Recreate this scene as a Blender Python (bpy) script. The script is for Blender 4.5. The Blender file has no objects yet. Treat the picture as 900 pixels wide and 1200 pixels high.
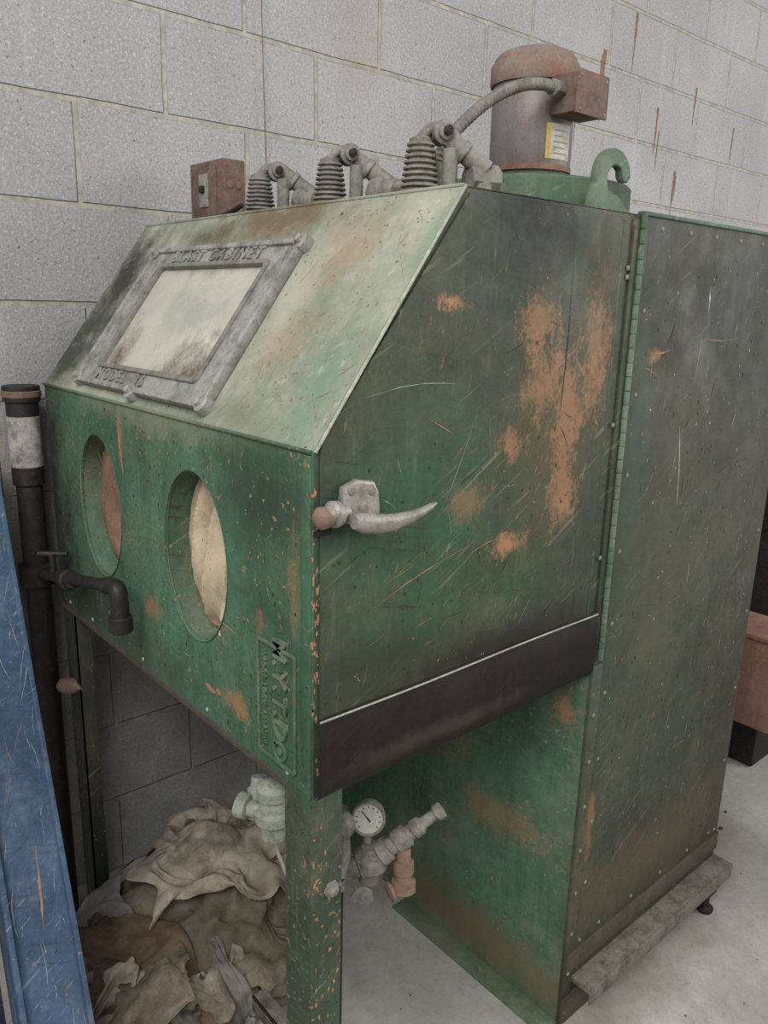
import bpy, bmesh, math, random
from mathutils import Vector, Matrix, noise
random.seed(7)
scene=bpy.context.scene
scene.view_settings.view_transform='Standard'
V=Vector
# ------------------------------------------------------------ rags (cloth simulation, done first in the empty scene)
def make_rags():
    rnd=random.Random(4); N=28
    specs=[((.03,.86,.16),3,.70),((.30,.86,.24),1,.74),((.40,.74,.18),3,.66),((-.04,.72,.16),2,.66),((.15,.76,.30),0,.80),((.02,.58,.17),0,.66),((.26,.60,.20),1,.68),((.09,.50,.20),3,.60),((-.08,.50,.12),2,.56)]
    verts=[];rest=[];faces=[];mats=[]
    for c,mi,S in specs:
        off=V((rnd.uniform(0,90),rnd.uniform(0,90),rnd.uniform(0,90))); base=len(verts); a=rnd.uniform(0,6.28)
        for i in range(N+1):
            for j in range(N+1):
                u=(i/N-.5)*S; v=(j/N-.5)*S
                rest.append(V((u,v,0))+V((base*.001,5,0)))
                q=V((u,v,0))*4+off
                nv=noise.noise_vector(q)*.085+noise.noise_vector(q*2.1)*.02
                uu=u*math.cos(a)-v*math.sin(a); vv=u*math.sin(a)+v*math.cos(a)
                verts.append(V((max(-.17,c[0]+uu*.46+nv.x),min(.985,c[1]+vv*.46+nv.y),max(.03,c[2]+.05+nv.z*1.4))))
        for i in range(N):
            for j in range(N):
                k=base+i*(N+1)+j; faces.append((k,k+N+1,k+N+2,k+1)); mats.append(mi)
    me=bpy.data.meshes.new('rags'); me.from_pydata([tuple(v) for v in verts],[],faces)
    o=bpy.data.objects.new('rags_sim',me); scene.collection.objects.link(o)
    o.shape_key_add(name='Basis'); sk=o.shape_key_add(name='flat')
    for d,r in zip(sk.data,rest): d.co=r
    sk.value=0
    cols=[]
    def coll(name,bm):
        m=bpy.data.meshes.new(name); bm.to_mesh(m); bm.free(); c=bpy.data.objects.new(name,m); scene.collection.objects.link(c)
        c.modifiers.new('c','COLLISION'); c.collision.thickness_outer=.006; c.collision.cloth_friction=40; cols.append(c)
    def cb(name,x0,x1,y0,y1,z0,z1):
        bm=bmesh.new(); bmesh.ops.create_cube(bm,size=1)
        for v in bm.verts: v.co=V((x0+(v.co.x+.5)*(x1-x0),y0+(v.co.y+.5)*(y1-y0),z0+(v.co.z+.5)*(z1-z0)))
        coll(name,bm)
    cb('cf',-1,2,-1,2,-.3,0); cb('cw',-1,2,1.0,1.5,-.2,1.5); cb('cl',-1,-.19,-.5,1.5,-.2,1); cb('cr',.60,1,-.5,1.5,-.2,1)
    lumps=[((.19,.78),(.30,.20,.21)),((.05,.54),(.19,.12,.09))]
    def lumpmesh(bm,c,s,k):
        bmesh.ops.create_icosphere(bm,subdivisions=k,radius=1)
        for v in bm.verts: v.co=V((c[0]+v.co.x*s[0],c[1]+v.co.y*s[1],v.co.z*s[2]))
    for c,s in lumps:
        bm=bmesh.new(); lumpmesh(bm,c,s,3); coll('cm',bm)
    m=o.modifiers.new('cloth','CLOTH'); s=m.settings
    s.quality=4; s.mass=.3; s.tension_stiffness=12; s.compression_stiffness=8; s.shear_stiffness=3; s.bending_stiffness=.25; s.air_damping=2
    s.rest_shape_key=sk
    cs=m.collision_settings; cs.use_collision=True; cs.distance_min=.006; cs.use_self_collision=True; cs.self_distance_min=.005; cs.collision_quality=2; cs.self_friction=8
    m.point_cache.frame_start=1; m.point_cache.frame_end=46
    for f in range(1,42): scene.frame_set(f)
    dg=bpy.context.evaluated_depsgraph_get(); ev=o.evaluated_get(dg); co=[v.co.copy() for v in ev.data.vertices]
    bpy.data.objects.remove(o)
    for c in cols: bpy.data.objects.remove(c)
    scene.frame_set(1)
    per=(N+1)**2; pf=N*N
    for src,ang,tgt,mi in ((1,2.1,(.46,.84,.0),2),(5,1.2,(-.03,.43,-.01),0),(6,3.6,(-.07,.60,.02),1)):
        pts=co[src*per:(src+1)*per]; cen=sum(pts,V((0,0,0)))/per; zmin=min(p.z for p in pts); b0=len(co)
        for p in pts:
            d=p-cen; q=V((tgt[0]+d.x*math.cos(ang)-d.y*math.sin(ang),tgt[1]+d.x*math.sin(ang)+d.y*math.cos(ang),tgt[2]+(p.z-zmin)*.8+.008))
            q.y=min(q.y,1.0); q.z=max(q.z,.006); q.x=max(q.x,-.185); co.append(q)
        for f in faces[src*pf:(src+1)*pf]: faces.append(tuple(k-src*per+b0 for k in f)); mats.append(mi)
    # the bundled rags that make up the core of the heap
    for c,s in lumps:
        bm=bmesh.new(); lumpmesh(bm,c,(s[0]-.012,s[1]-.012,s[2]-.012),5); b0=len(co)
        for v in bm.verts:
            p=v.co; w=noise.noise_vector(p*7)*.06; f=1-abs(noise.noise((p+w)*V((16,16,16)).x))*2.2
            n=(p-V((c[0],c[1],0))).normalized(); q=p+n*(.012*f-.012); q.z=max(q.z,.004); co.append(q)
        for f in bm.faces: faces.append(tuple(v.index+b0 for v in f.verts)); mats.append(1)
        bm.free()
    me=bpy.data.meshes.new('rag_heap'); me.from_pydata([tuple(v) for v in co],[],faces)
    for p,mi in zip(me.polygons,mats): p.material_index=mi; p.use_smooth=True
    return me
rag_me=make_rags()
random.seed(7)
# ------------------------------------------------------------ node helpers
def lin(c,k=1.0):
    return tuple(k*((x/255)/12.92 if x/255<=0.04045 else ((x/255+0.055)/1.055)**2.4) for x in c)+(1,)
class G:
    def __init__(s,name):
        s.m=bpy.data.materials.new(name); s.m.use_nodes=True; s.t=s.m.node_tree; s.t.nodes.clear()
        s.out=s.t.nodes.new('ShaderNodeOutputMaterial'); s.b=s.t.nodes.new('ShaderNodeBsdfPrincipled')
        s.t.links.new(s.b.outputs[0],s.out.inputs[0])
        s.co=s.t.nodes.new('ShaderNodeTexCoord').outputs['Object']
    def set(s,inp,v):
        if isinstance(v,bpy.types.NodeSocket): s.t.links.new(v,inp)
        else: inp.default_value=v
    def n(s,ty,**k):
        nd=s.t.nodes.new(ty); ins={}
        for a,b in k.items():
            if a.startswith('_'): ins[a[1:]]=b
            else: setattr(nd,a,b)
        for a,b in ins.items():
            s.set(nd.inputs[int(a)] if a.isdigit() else nd.inputs[a.replace('_',' ')],b)
        return nd
    def math(s,op,a,b=0.0,clamp=False):
        return s.n('ShaderNodeMath',operation=op,use_clamp=clamp,_0=a,_1=b).outputs[0]
    def mapv(s,sc=(1,1,1),loc=(0,0,0),rot=(0,0,0),v=None):
        return s.n('ShaderNodeMapping',_Vector=v or s.co,_Scale=sc,_Location=loc,_Rotation=rot).outputs[0]
    def noise(s,scale,detail=4,rough=.6,v=None,dist=0.0,w=0):
        vv=v or s.co
        if w: vv=s.mapv(loc=(w,w*1.7,w*.3),v=vv)
        return s.n('ShaderNodeTexNoise',_Vector=vv,_Scale=scale,_Detail=detail,_Roughness=rough,_Distortion=dist).outputs['Fac']
    def rng(s,f,a,b,c=0.0,d=1.0):
        return s.n('ShaderNodeMapRange',_0=f,_1=a,_2=b,_3=c,_4=d).outputs[0]
    def mix(s,f,a,b):
        nd=s.t.nodes.new('ShaderNodeMix'); nd.data_type='RGBA'
        s.set(nd.inputs[0],f); s.set(nd.inputs[6],a); s.set(nd.inputs[7],b); return nd.outputs[2]
    def blob(s,c,r,sc=(1,1,1)):
        d=s.n('ShaderNodeVectorMath',operation='SUBTRACT',_0=s.co,_1=c).outputs[0]
        d=s.n('ShaderNodeVectorMath',operation='MULTIPLY',_0=d,_1=(1/sc[0],1/sc[1],1/sc[2])).outputs[0]
        l=s.n('ShaderNodeVectorMath',operation='LENGTH',_0=d).outputs['Value']
        return s.rng(l,0.0,r,1.0,0.0)
    def bump(s,h,st=.3,d=.01):
        nd=s.n('ShaderNodeBump',_Strength=st,_Distance=d,_Height=h); s.t.links.new(nd.outputs[0],s.b.inputs['Normal'])
    def fin(s,col,rough=.6,metal=0.0,spec=.4):
        s.set(s.b.inputs['Base Color'],col); s.set(s.b.inputs['Roughness'],rough); s.set(s.b.inputs['Metallic'],metal)
        s.b.inputs['Specular IOR Level'].default_value=spec
        return s.m
def paint(name,ca,cb,dirt=(50,47,41),tan=(162,118,86),dust=(144,141,124),rust=[],stains_sheen=[],chip=.0,dustamt=0.0,seed=1,rough=.6,cleans=[],dirtamt=.7,sand=.3,spec=.17,scr=.5,dk=.84):
    g=G(name); o=seed*3.1
    big=g.noise(3.2,6,.65,w=o); mid=g.noise(13,9,.8,w=o+1); fine=g.noise(110,4,.75,w=o+2)
    col=g.mix(g.rng(big,.35,.65),lin(ca,dk),lin(cb,dk))
    for c,r,sc,cc in cleans:
        f=g.math('ADD',g.blob(c,r,sc),g.math('MULTIPLY',g.math('SUBTRACT',mid,.5),1.3)); f=g.rng(f,.15,.75)
        col=g.mix(f,col,lin(cc,dk))
    sd=g.math('ADD',g.noise(2.6,8,.72,w=o+41),g.math('MULTIPLY',g.math('SUBTRACT',mid,.5),.5))
    col=g.mix(g.rng(sd,.46,.78,0,sand),col,lin((132,116,92)))
    col=g.mix(g.rng(fine,.42,.62,0,.28),col,lin(dirt))
    f=g.rng(g.noise(7,10,.82,w=o+5),.46,.72,0,dirtamt); col=g.mix(f,col,lin(dirt))
    f=g.rng(g.noise(3,7,.75,v=g.mapv(sc=(11,11,1.0),loc=(o,0,0))),.50,.78,0,.55); col=g.mix(f,col,lin(dirt))
    f=g.rng(g.noise(3,7,.8,v=g.mapv(sc=(14,14,1.6),loc=(o+7,3,0))),.56,.8,0,.4); col=g.mix(f,col,lin(dust))
    for k,(ry,cc,st,th) in enumerate(((.5,dust,scr,.615),(-.25,dirt,scr*1.2,.60),(1.25,tan,scr*.8,.64))):
        v=g.mapv(rot=(.6*ry,ry,.2)); v=g.mapv(sc=(5,60,130),loc=(o+k*5,k,0),v=v)
        f=g.math('MULTIPLY',g.rng(g.noise(1.0,3,.6,v=v),th,th+.06),g.rng(g.noise(6,4,.6,w=o+50+k),.42,.62,0,st)); col=g.mix(f,col,lin(cc))
    f=g.rng(g.math('ADD',g.noise(4,9,.8,w=o+9),g.math('MULTIPLY',g.math('SUBTRACT',fine,.5),.35)),.62-.5*dustamt,1.0-.5*dustamt,0,min(1,.5+dustamt*.5)); col=g.mix(f,col,lin(dust))
    grain=g.math('ADD',g.math('MULTIPLY',g.math('SUBTRACT',g.noise(24,8,.8,v=g.mapv(sc=(1,1,.55)),w=o+11),.5),2.3),g.math('MULTIPLY',g.math('SUBTRACT',fine,.5),1.3))
    for c,r,sc,st in rust:
        f=g.rng(g.math('ADD',g.blob(c,r*1.25,sc),grain),.42,.85,0,st)
        f=g.math('MULTIPLY',f,g.rng(g.blob(c,r*1.5,sc),.0,.25))
        col=g.mix(f,col,g.mix(mid,lin(tan),lin(tuple(int(x*.82) for x in tan))))
    for c,r,sc,cc,st in stains_sheen:
        f=g.rng(g.math('ADD',g.blob(c,r*1.25,sc),g.math('MULTIPLY',g.math('SUBTRACT',mid,.5),1.9)),.2,.85,0,st)
        f=g.math('MULTIPLY',f,g.rng(g.blob(c,r*1.6,sc),.0,.3))
        col=g.mix(f,col,lin(cc))
    m=g.rng(g.noise(4.5,3,.5,w=o+17),.42,.62)
    f=g.math('MULTIPLY',g.rng(g.noise(75,4,.6,w=o+19),.67-chip,.70-chip),m); col=g.mix(f,col,lin(tan))
    f2=g.math('MULTIPLY',g.rng(g.noise(120,3,.6,w=o+23),.68-chip,.71-chip),g.rng(g.noise(5,3,.5,w=o+29),.42,.6)); col=g.mix(f2,col,lin((44,40,34)))
    r=g.rng(g.noise(8,7,.7,w=o+3),.3,.7,rough-.12,rough+.22)
    h=g.math('SUBTRACT',g.noise(40,6,.6,w=o),g.math('MULTIPLY',f,.6))
    g.bump(h,.18,.004)
    return g.fin(col,r,0,spec)
def simple(name,a,b,scale=20,rough=.6,metal=0.0,bmp=.2,spec=.3,c=None,cs=40,ct=.6):
    g=G(name); col=g.mix(g.rng(g.noise(scale,8,.75),.3,.7),lin(a),lin(b))
    if c: col=g.mix(g.rng(g.noise(cs,8,.8,w=5),ct-.08,ct+.14,0,.9),col,lin(c))
    col=g.mix(g.rng(g.noise(170,3,.7,w=9),.5,.7,0,.3),col,lin(tuple(int(x*.55) for x in a)))
    g.bump(g.noise(scale*4,5,.6),bmp,.003)
    return g.fin(col,rough,metal,spec)
# ------------------------------------------------------------ mesh helpers
def empty(name):
    e=bpy.data.objects.new(name,None); scene.collection.objects.link(e); return e
def addmesh(name,me,mat,parent=None,smooth=False):
    o=bpy.data.objects.new(name,me); scene.collection.objects.link(o)
    me.materials.clear(); me.materials.append(mat)
    if smooth:
        for p in me.polygons: p.use_smooth=True
        try: me.set_sharp_from_angle(angle=math.radians(38))
        except Exception: pass
    if parent: o.parent=parent
    return o
def frombm(name,bm,mat,parent=None,smooth=False):
    bmesh.ops.recalc_face_normals(bm,faces=bm.faces)
    me=bpy.data.meshes.new(name); bm.to_mesh(me); bm.free(); return addmesh(name,me,mat,parent,smooth)
def bbox(bm,x0,x1,y0,y1,z0,z1,bev=0):
    r=bmesh.ops.create_cube(bm,size=1); vs=r['verts']
    for v in vs: v.co=V((x0+(v.co.x+.5)*(x1-x0),y0+(v.co.y+.5)*(y1-y0),z0+(v.co.z+.5)*(z1-z0)))
    if bev:
        es=list({e for v in vs for e in v.link_edges}); bmesh.ops.bevel(bm,geom=es,offset=bev,segments=2,affect='EDGES',profile=.5)
def box(name,x0,x1,y0,y1,z0,z1,mat,parent,bev=.0015,M=None):
    bm=bmesh.new(); bbox(bm,x0,x1,y0,y1,z0,z1,bev)
    if M: bm.transform(M)
    return frombm(name,bm,mat,parent,True)
def rotTo(d):
    return V((0,0,1)).rotation_difference(V(d).normalized()).to_matrix().to_4x4()
def blathe(bm,p,d,prof,seg=32):
    M=Matrix.Translation(V(p))@rotTo(d); rings=[]
    for t,r in prof:
        rings.append([bm.verts.new(M@V((max(r,1e-5)*math.cos(2*math.pi*i/seg),max(r,1e-5)*math.sin(2*math.pi*i/seg),t))) for i in range(seg)])
    for a,b in zip(rings,rings[1:]):
        for i in range(seg): bm.faces.new((a[i],a[(i+1)%seg],b[(i+1)%seg],b[i]))
    bm.faces.new(rings[0][::-1]); bm.faces.new(rings[-1])
def lathe(name,p,d,prof,mat,parent,seg=32):
    bm=bmesh.new(); blathe(bm,p,d,prof,seg); return frombm(name,bm,mat,parent,True)
def cyl(name,p0,p1,r,mat,parent,r1=None,seg=24,bev=.0):
    p0=V(p0);p1=V(p1);L=(p1-p0).length; r1=r if r1 is None else r1
    b=bev or min(r*.12,.002)
    return lathe(name,p0,p1-p0,[(0,r-b),(b,r),(L-b,r1),(L,r1-b)],mat,parent,seg)
def smoothpts(pts,n=8):
    out=[];P=[V(p) for p in pts];P=[2*P[0]-P[1]]+P+[2*P[-1]-P[-2]]
    for i in range(1,len(P)-2):
        a,b,c,d=P[i-1:i+3]
        for k in range(n):
            t=k/n; out.append(.5*((2*b)+(c-a)*t+(2*a-5*b+4*c-d)*t*t+(3*b-a-3*c+d)*t**3))
    out.append(P[-2]); return out
def tube(name,pts,r,mat,parent,n=8,seg=12,rf=None):
    P=smoothpts(pts,n) if n else [V(p) for p in pts]; bm=bmesh.new(); prev=None; up=V((.31,.2,.93)); L=0
    for i,p in enumerate(P):
        d=(P[min(i+1,len(P)-1)]-P[max(i-1,0)]).normalized()
        if i: L+=(P[i]-P[i-1]).length
        a=up.cross(d).normalized(); b=d.cross(a)
        rr=rf(L) if rf else r
        ring=[bm.verts.new(p+rr*(a*math.cos(2*math.pi*k/seg)+b*math.sin(2*math.pi*k/seg))) for k in range(seg)]
        if prev:
            for k in range(seg): bm.faces.new((prev[k],prev[(k+1)%seg],ring[(k+1)%seg],ring[k]))
        else: bm.faces.new(ring[::-1])
        prev=ring
    bm.faces.new(prev)
    return frombm(name,bm,mat,parent,True)
def frame(o,ex,ey):
    ex=V(ex).normalized();ey=V(ey).normalized();ez=ex.cross(ey)
    M=Matrix.Identity(4)
    for i,c in enumerate((ex,ey,ez)):
        for j in range(3): M[j][i]=c[j]
    for j in range(3): M[j][3]=o[j]
    return M
FR=frame((0,0,0),(0,-1,0),(0,0,1))             # front plane: local (-y, z)
SD=frame((0,0,0),(1,0,0),(0,0,1))              # door side plane: local (x, z)
SL=frame((0,0,1.366),(0,-1,0),(.2525,0,.343))  # sloped hood: local (-y, t)
def curve_mesh(cu,M):
    ob=bpy.data.objects.new('tmp',cu); scene.collection.objects.link(ob)
    dg=bpy.context.evaluated_depsgraph_get(); me=bpy.data.meshes.new_from_object(ob.evaluated_get(dg))
    bpy.data.objects.remove(ob); me.transform(M); return me
def plate(name,outs,th,mat,parent,M,bev=.001,off=0.0):
    cu=bpy.data.curves.new(name,'CURVE'); cu.dimensions='2D'; cu.fill_mode='BOTH'; cu.extrude=max(th/2-bev,1e-5); cu.bevel_depth=bev; cu.bevel_resolution=1; cu.offset=-bev
    for o in outs:
        s=cu.splines.new('POLY'); s.points.add(len(o)-1)
        for p,q in zip(s.points,o): p.co=(q[0],q[1],0,1)
        s.use_cyclic_u=True
    me=curve_mesh(cu,M@Matrix.Translation((0,0,off+th/2)))
    return addmesh(name,me,mat,parent,True)
def text(name,s,size,mat,parent,M,ext=.0015,sp=1.0,bold=.0):
    cu=bpy.data.curves.new(name,'FONT'); cu.body=s; cu.size=size; cu.extrude=ext; cu.space_character=sp; cu.align_x='CENTER'; cu.align_y='CENTER'; cu.offset=bold; cu.resolution_u=3
    me=curve_mesh(cu,M); return addmesh(name,me,mat,parent)
def ell(cx,cy,rx,ry,n=64): return [(cx+rx*math.cos(2*math.pi*i/n),cy+ry*math.sin(2*math.pi*i/n)) for i in range(n)]
def rrect(x0,x1,y0,y1,r,n=6):
    o=[]
    for cx,cy,a in ((x1-r,y1-r,0),(x0+r,y1-r,90),(x0+r,y0+r,180),(x1-r,y0+r,270)):
        for i in range(n+1):
            t=math.radians(a+90*i/n); o.append((cx+r*math.cos(t),cy+r*math.sin(t)))
    return o
def scratches(name,M,lines,mat,parent,off=.0006,drip=False):
    bm=bmesh.new()
    for (x0,y0,x1,y1,w) in lines:
        n=14 if drip else 9; a=V((x0,y0,0));b=V((x1,y1,0));d=(b-a);L=d.length
        if L<1e-5: continue
        d/=L;q=V((-d.y,d.x,0));prev=None;bow=random.uniform(-.06,.06)*L*(.2 if drip else 1)
        for i in range(n+1):
            t=i/n; c=a+d*L*t+q*(bow*math.sin(math.pi*t)+random.uniform(-.0006,.0006))
            ww=w*.5*(max(.12,(1-t)**.6*random.uniform(.5,1.1)) if drip else max(.12,math.sin(math.pi*min(1,max(0,t*.9+.07)))*random.uniform(.3,1.2)))
            v1=bm.verts.new(M@V((c.x+q.x*ww,c.y+q.y*ww,off)));v2=bm.verts.new(M@V((c.x-q.x*ww,c.y-q.y*ww,off)))
            if prev: bm.faces.new((prev[0],prev[1],v2,v1))
            prev=(v1,v2)
    return frombm(name,bm,mat,parent)
def chips(name,M,pts,mat,parent,off=.0007):
    bm=bmesh.new()
    for x,y,rx,ry in pts:
        n=11; vs=[]
        for i in range(n):
            t=2*math.pi*i/n; k=random.uniform(.35,1.1); vs.append(bm.verts.new(M@V((x+rx*k*math.cos(t),y+ry*k*math.sin(t),off))))
        bm.faces.new(vs)
    return frombm(name,bm,mat,parent)
# ------------------------------------------------------------ materials
m_front=paint('green_paint_front',(58,92,68),(74,112,86),rust=[((0,.20,.93),.06,(1,1.2,.5),.8),((0,.26,1.045),.04,(1,1.4,.3),.6),((0,.6,1.3),.04,(1,.4,2),.8),((0,.04,1.2),.05,(1,.4,3),.5),((0,.5,1.0),.06,(1,1,.6),.6),((0,.13,1.1),.05,(1,.6,1),.4)],stains_sheen=[((0,.5,1.37),.12,(1,4,.45),(126,128,110),.6),((0,.99,1.1),.32,(1,.5,1.6),(38,38,34),.97),((0,.12,1.28),.14,(1,1,.8),(44,56,46),.75),((0,.75,.9),.2,(1,2,.4),(52,50,42),.65)],chip=.015,seed=1,rough=.5,dirtamt=.55,cleans=[((0,.36,1.1),.38,(1,1,1),(80,124,98))],sand=.25,dk=.88)
m_hood=paint('green_paint_dusty_hood',(124,134,116),(152,156,142),dirt=(86,84,72),dust=(186,182,168),dustamt=.36,tan=(158,128,100),sand=.55,rust=[((.2,.18,1.62),.12,(1,1,1),.5),((.1,.2,1.5),.10,(1,1,1),.4)],stains_sheen=[((.16,.92,1.58),.14,(1,1,2.0),(50,48,42),.95),((.05,.97,1.45),.18,(1,1,1),(56,60,50),.95),((.24,.42,1.69),.15,(.5,1.6,.5),(102,86,66),.92),((.02,.4,1.39),.12,(1,2.6,.25),(92,104,86),.65),((.06,.06,1.44),.13,(1,.5,1.5),(100,126,106),.7),((.2,-.0,1.62),.08,(1,.4,1.5),(98,124,104),.55),((.2,.66,1.67),.09,(1,1.5,.5),(80,70,56),.8),((.15,.24,1.56),.12,(1,.5,1.2),(174,170,154),.5)],chip=.0,seed=2,rough=.78,dirtamt=.48,dk=.9)
m_door=paint('green_paint_door',(54,68,54),(62,76,60),dust=(122,118,100),dustamt=.12,rust=[((.52,0,1.38),.11,(.65,1,1.5),1),((.59,0,1.46),.12,(.5,1,1.5),.95),((.45,0,1.44),.10,(.9,1,1),.75),((.43,0,1.53),.08,(1,1,.7),.65),((.40,0,1.175),.06,(1.3,1,.5),1),((.24,0,1.555),.035,(1.5,1,.6),1),((.3,0,1.26),.07,(1,1,.7),.4),((.53,0,1.24),.11,(.5,1,1.2),.85),((.38,0,1.34),.05,(1,1,1),.75)],stains_sheen=[((.42,0,1.69),.13,(1,1,.9),(32,34,30),.9),((.3,0,1.0),.2,(2,1,.3),(58,62,46),.75),((.45,0,1.0),.18,(2,1,.25),(38,34,30),.92),((.6,0,1.6),.15,(.5,1,1.2),(74,66,52),.65),((.5,0,1.35),.22,(1,1,1.2),(96,82,60),.4),((.15,0,1.05),.12,(1.5,1,.4),(42,48,38),.6)],chip=.0,seed=3,rough=.54,dirtamt=.6,cleans=[((.2,0,1.24),.30,(1,1,1),(56,92,68)),((.3,0,1.12),.2,(1.5,1,.6),(62,88,62))],scr=.6)
m_rear=paint('green_paint_rear_panel',(56,62,53),(68,72,62),rust=[((.78,0,1.47),.03,(1,1,.7),.8),((.72,0,.5),.06,(.4,1,2.5),.5)],stains_sheen=[((.74,0,1.2),.2,(.4,1,2.5),(50,72,56),.6),((1.0,0,.3),.25,(2,1,.5),(90,78,60),.6),((1.0,0,1.5),.3,(1,1,1),(46,46,40),.5),((.9,0,1.0),.3,(.6,1,1.5),(84,78,62),.4)],chip=-.01,dustamt=.2,dust=(104,97,82),seed=4,rough=.56,dirtamt=.75,cleans=[((.85,0,.8),.5,(1,1,1.2),(66,80,66))],spec=.17,scr=.65)
m_inner=paint('green_paint_under',(72,108,84),(90,126,102),rust=[((.675,.2,.42),.16,(1,1.4,.5),.4),((.675,.42,.6),.18,(1,1,1),.6),((.675,.05,.75),.06,(1,1,1),.6)],stains_sheen=[((.675,.3,.08),.22,(1,2.4,.45),(104,90,70),.85),((.675,.5,.6),.14,(1,1,1),(66,50,40),.85)],chip=.0,dustamt=.3,dust=(146,146,128),seed=5,rough=.65,dirtamt=.55)
m_green=paint('green_paint_parts',(74,104,82),(98,126,104),chip=.02,dustamt=.25,seed=6)
m_port=paint('green_paint_port',(66,100,78),(86,120,98),chip=.01,dustamt=.35,seed=16,sand=.5)
m_leg=paint('green_paint_leg',(56,76,60),(70,90,72),chip=.045,dustamt=.15,seed=8,dirtamt=.85)
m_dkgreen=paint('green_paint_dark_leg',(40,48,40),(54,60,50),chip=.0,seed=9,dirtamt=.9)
m_dark=paint('dark_brown_sill',(30,25,23),(40,34,31),dirt=(22,19,18),tan=(84,68,56),chip=-.05,seed=10,rough=.55,dust=(70,60,52),dustamt=.0,sand=.06,spec=.12,stains_sheen=[((.25,-.01,.895),.10,(2.4,1,.22),(72,63,56),.5)],scr=.25,dk=1)  # pale blob low on the sill is a reflection painted into the colour
m_tan=simple('scratch_primer',(160,118,90),(138,100,76),60,.8)
m_white=simple('scratch_bare_metal',(176,178,166),(142,146,132),60,.7)
m_black=simple('scratch_dark',(40,36,32),(56,50,44),60,.8)
m_edge=simple('worn_edge',(172,170,154),(108,120,102),40,.7,c=(78,72,60),cs=60)
m_cast=simple('cast_grey_metal',(108,106,101),(138,135,128),25,.6,.2,.3,c=(82,75,68),cs=30,ct=.56)
m_castd=simple('dusty_cast_metal',(106,102,95),(140,136,127),24,.75,.1,.5,c=(70,62,55),cs=36,ct=.55)
m_frame=simple('window_casting',(124,126,122),(160,157,150),14,.65,.1,.5,c=(78,73,66),cs=18,ct=.53)
m_chrome=simple('worn_cast_handle',(124,120,113),(164,160,153),30,.5,.3,.2,c=(92,78,68),cs=40,ct=.56)
m_rust=simple('rusty_steel',(112,84,70),(142,108,88),18,.85,0,.4,c=(84,64,54),cs=24,ct=.52)
m_cap=simple('motor_cap_dusty_rust',(108,96,89),(134,124,116),14,.8,0,.3,c=(122,82,62),cs=18,ct=.5)
m_band=simple('dirty_base_steel',(66,58,49),(84,74,61),14,.8,0,.3,c=(50,53,45),cs=20,ct=.52)
m_ledge=simple('dusty_ledge_steel',(96,90,83),(120,113,105),26,.85,0,.4,c=(66,54,46),cs=30,ct=.52)
m_rustbox=simple('rusty_brown_box',(94,76,67),(118,97,86),30,.8,0,.3,c=(64,50,43),cs=40,ct=.55)
m_motor=simple('motor_grey',(98,97,99),(124,120,120),10,.5,.2,.15,c=(108,86,72),cs=7,ct=.54)
m_brass=simple('old_copper_pipe',(110,88,76),(138,114,98),30,.7,.2,.3,c=(88,76,68),cs=30)
m_blackpipe=simple('black_iron_pipe',(30,28,28),(46,42,40),30,.55,.2,.3,c=(78,62,54),cs=40,ct=.6)
m_regul=simple('regulator_dusty_green',(112,120,106),(148,149,136),24,.75,0,.4,c=(72,76,64),cs=40,ct=.55)
m_label=simple('label_white',(190,187,176),(160,156,144),60,.7,0,0,c=(110,98,86),cs=40,ct=.58)
m_wornsleeve=simple('worn_painted_pipe',(176,172,164),(138,134,128),30,.6,0,.2,c=(58,48,44),cs=22,ct=.52)
m_yellow=simple('label_yellow',(186,160,84),(170,142,80),60,.7,0,0)
m_gaugeface=simple('gauge_face',(186,185,174),(166,164,154),60,.5,0,0,c=(130,120,104),cs=60,ct=.6)
m_wire=simple('grey_wire',(140,140,132),(112,110,104),60,.6)
g=G('dusty_blasted_glass')
col=g.mix(g.rng(g.noise(9,9,.8),.3,.7),lin((154,151,140)),lin((182,178,166)))
nn=g.math('MULTIPLY',g.math('SUBTRACT',g.noise(18,9,.85,w=3),.5),2.6)
for c,r,sc,cc,st in (((.05,.42,1.42),.12,(1,1.3,.8),(78,60,44),.95),((.05,.70,1.42),.12,(1,.6,1.2),(86,68,50),.95),((.19,.55,1.62),.12,(1,2.5,.35),(108,100,86),.6),((.13,.52,1.53),.13,(1,1.4,.6),(132,135,130),.6)):
    f=g.rng(g.math('ADD',g.blob(c,r*1.2,sc),nn),.3,.95,0,st); f=g.math('MULTIPLY',f,g.rng(g.blob(c,r*1.4,sc),0,.25)); col=g.mix(f,col,lin(cc))
m_glass=g.fin(col,.4,0,.4)
def cloth(name,a,b,st,seed=0,amt=.55):
    g=G(name); col=g.mix(g.rng(g.noise(5,7,.7,w=seed),.35,.65),lin(a),lin(b))
    col=g.mix(g.rng(g.noise(8,9,.8,w=seed+4),amt-.06,amt+.16,0,.9),col,lin(st))
    col=g.mix(g.rng(g.noise(3,5,.6,w=seed+7),.45,.65,0,.55),col,lin(tuple(int(x*.7) for x in a)))
    w=g.noise(420,2,.5,w=seed); g.bump(g.math('ADD',w,g.math('MULTIPLY',g.noise(30,4,.6),1.5)),.25,.002)
    return g.fin(col,.95,0,.1)
m_canvas=cloth('canvas_sleeve',(168,153,128),(194,181,158),(124,102,78),1,.52)
m_canvasd=cloth('canvas_sleeve_brown',(120,94,80),(142,114,96),(84,68,56),3,.55)
m_rags=[cloth('rag_cloth_a',(126,117,103),(158,149,135),(76,67,56),2,.49),cloth('rag_cloth_b',(98,89,77),(128,119,104),(64,56,46),5,.46),cloth('rag_cloth_brown',(78,65,53),(104,88,72),(50,42,35),8,.5),cloth('rag_cloth_grey',(102,98,92),(132,128,121),(68,63,57),11,.5)]
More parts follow.
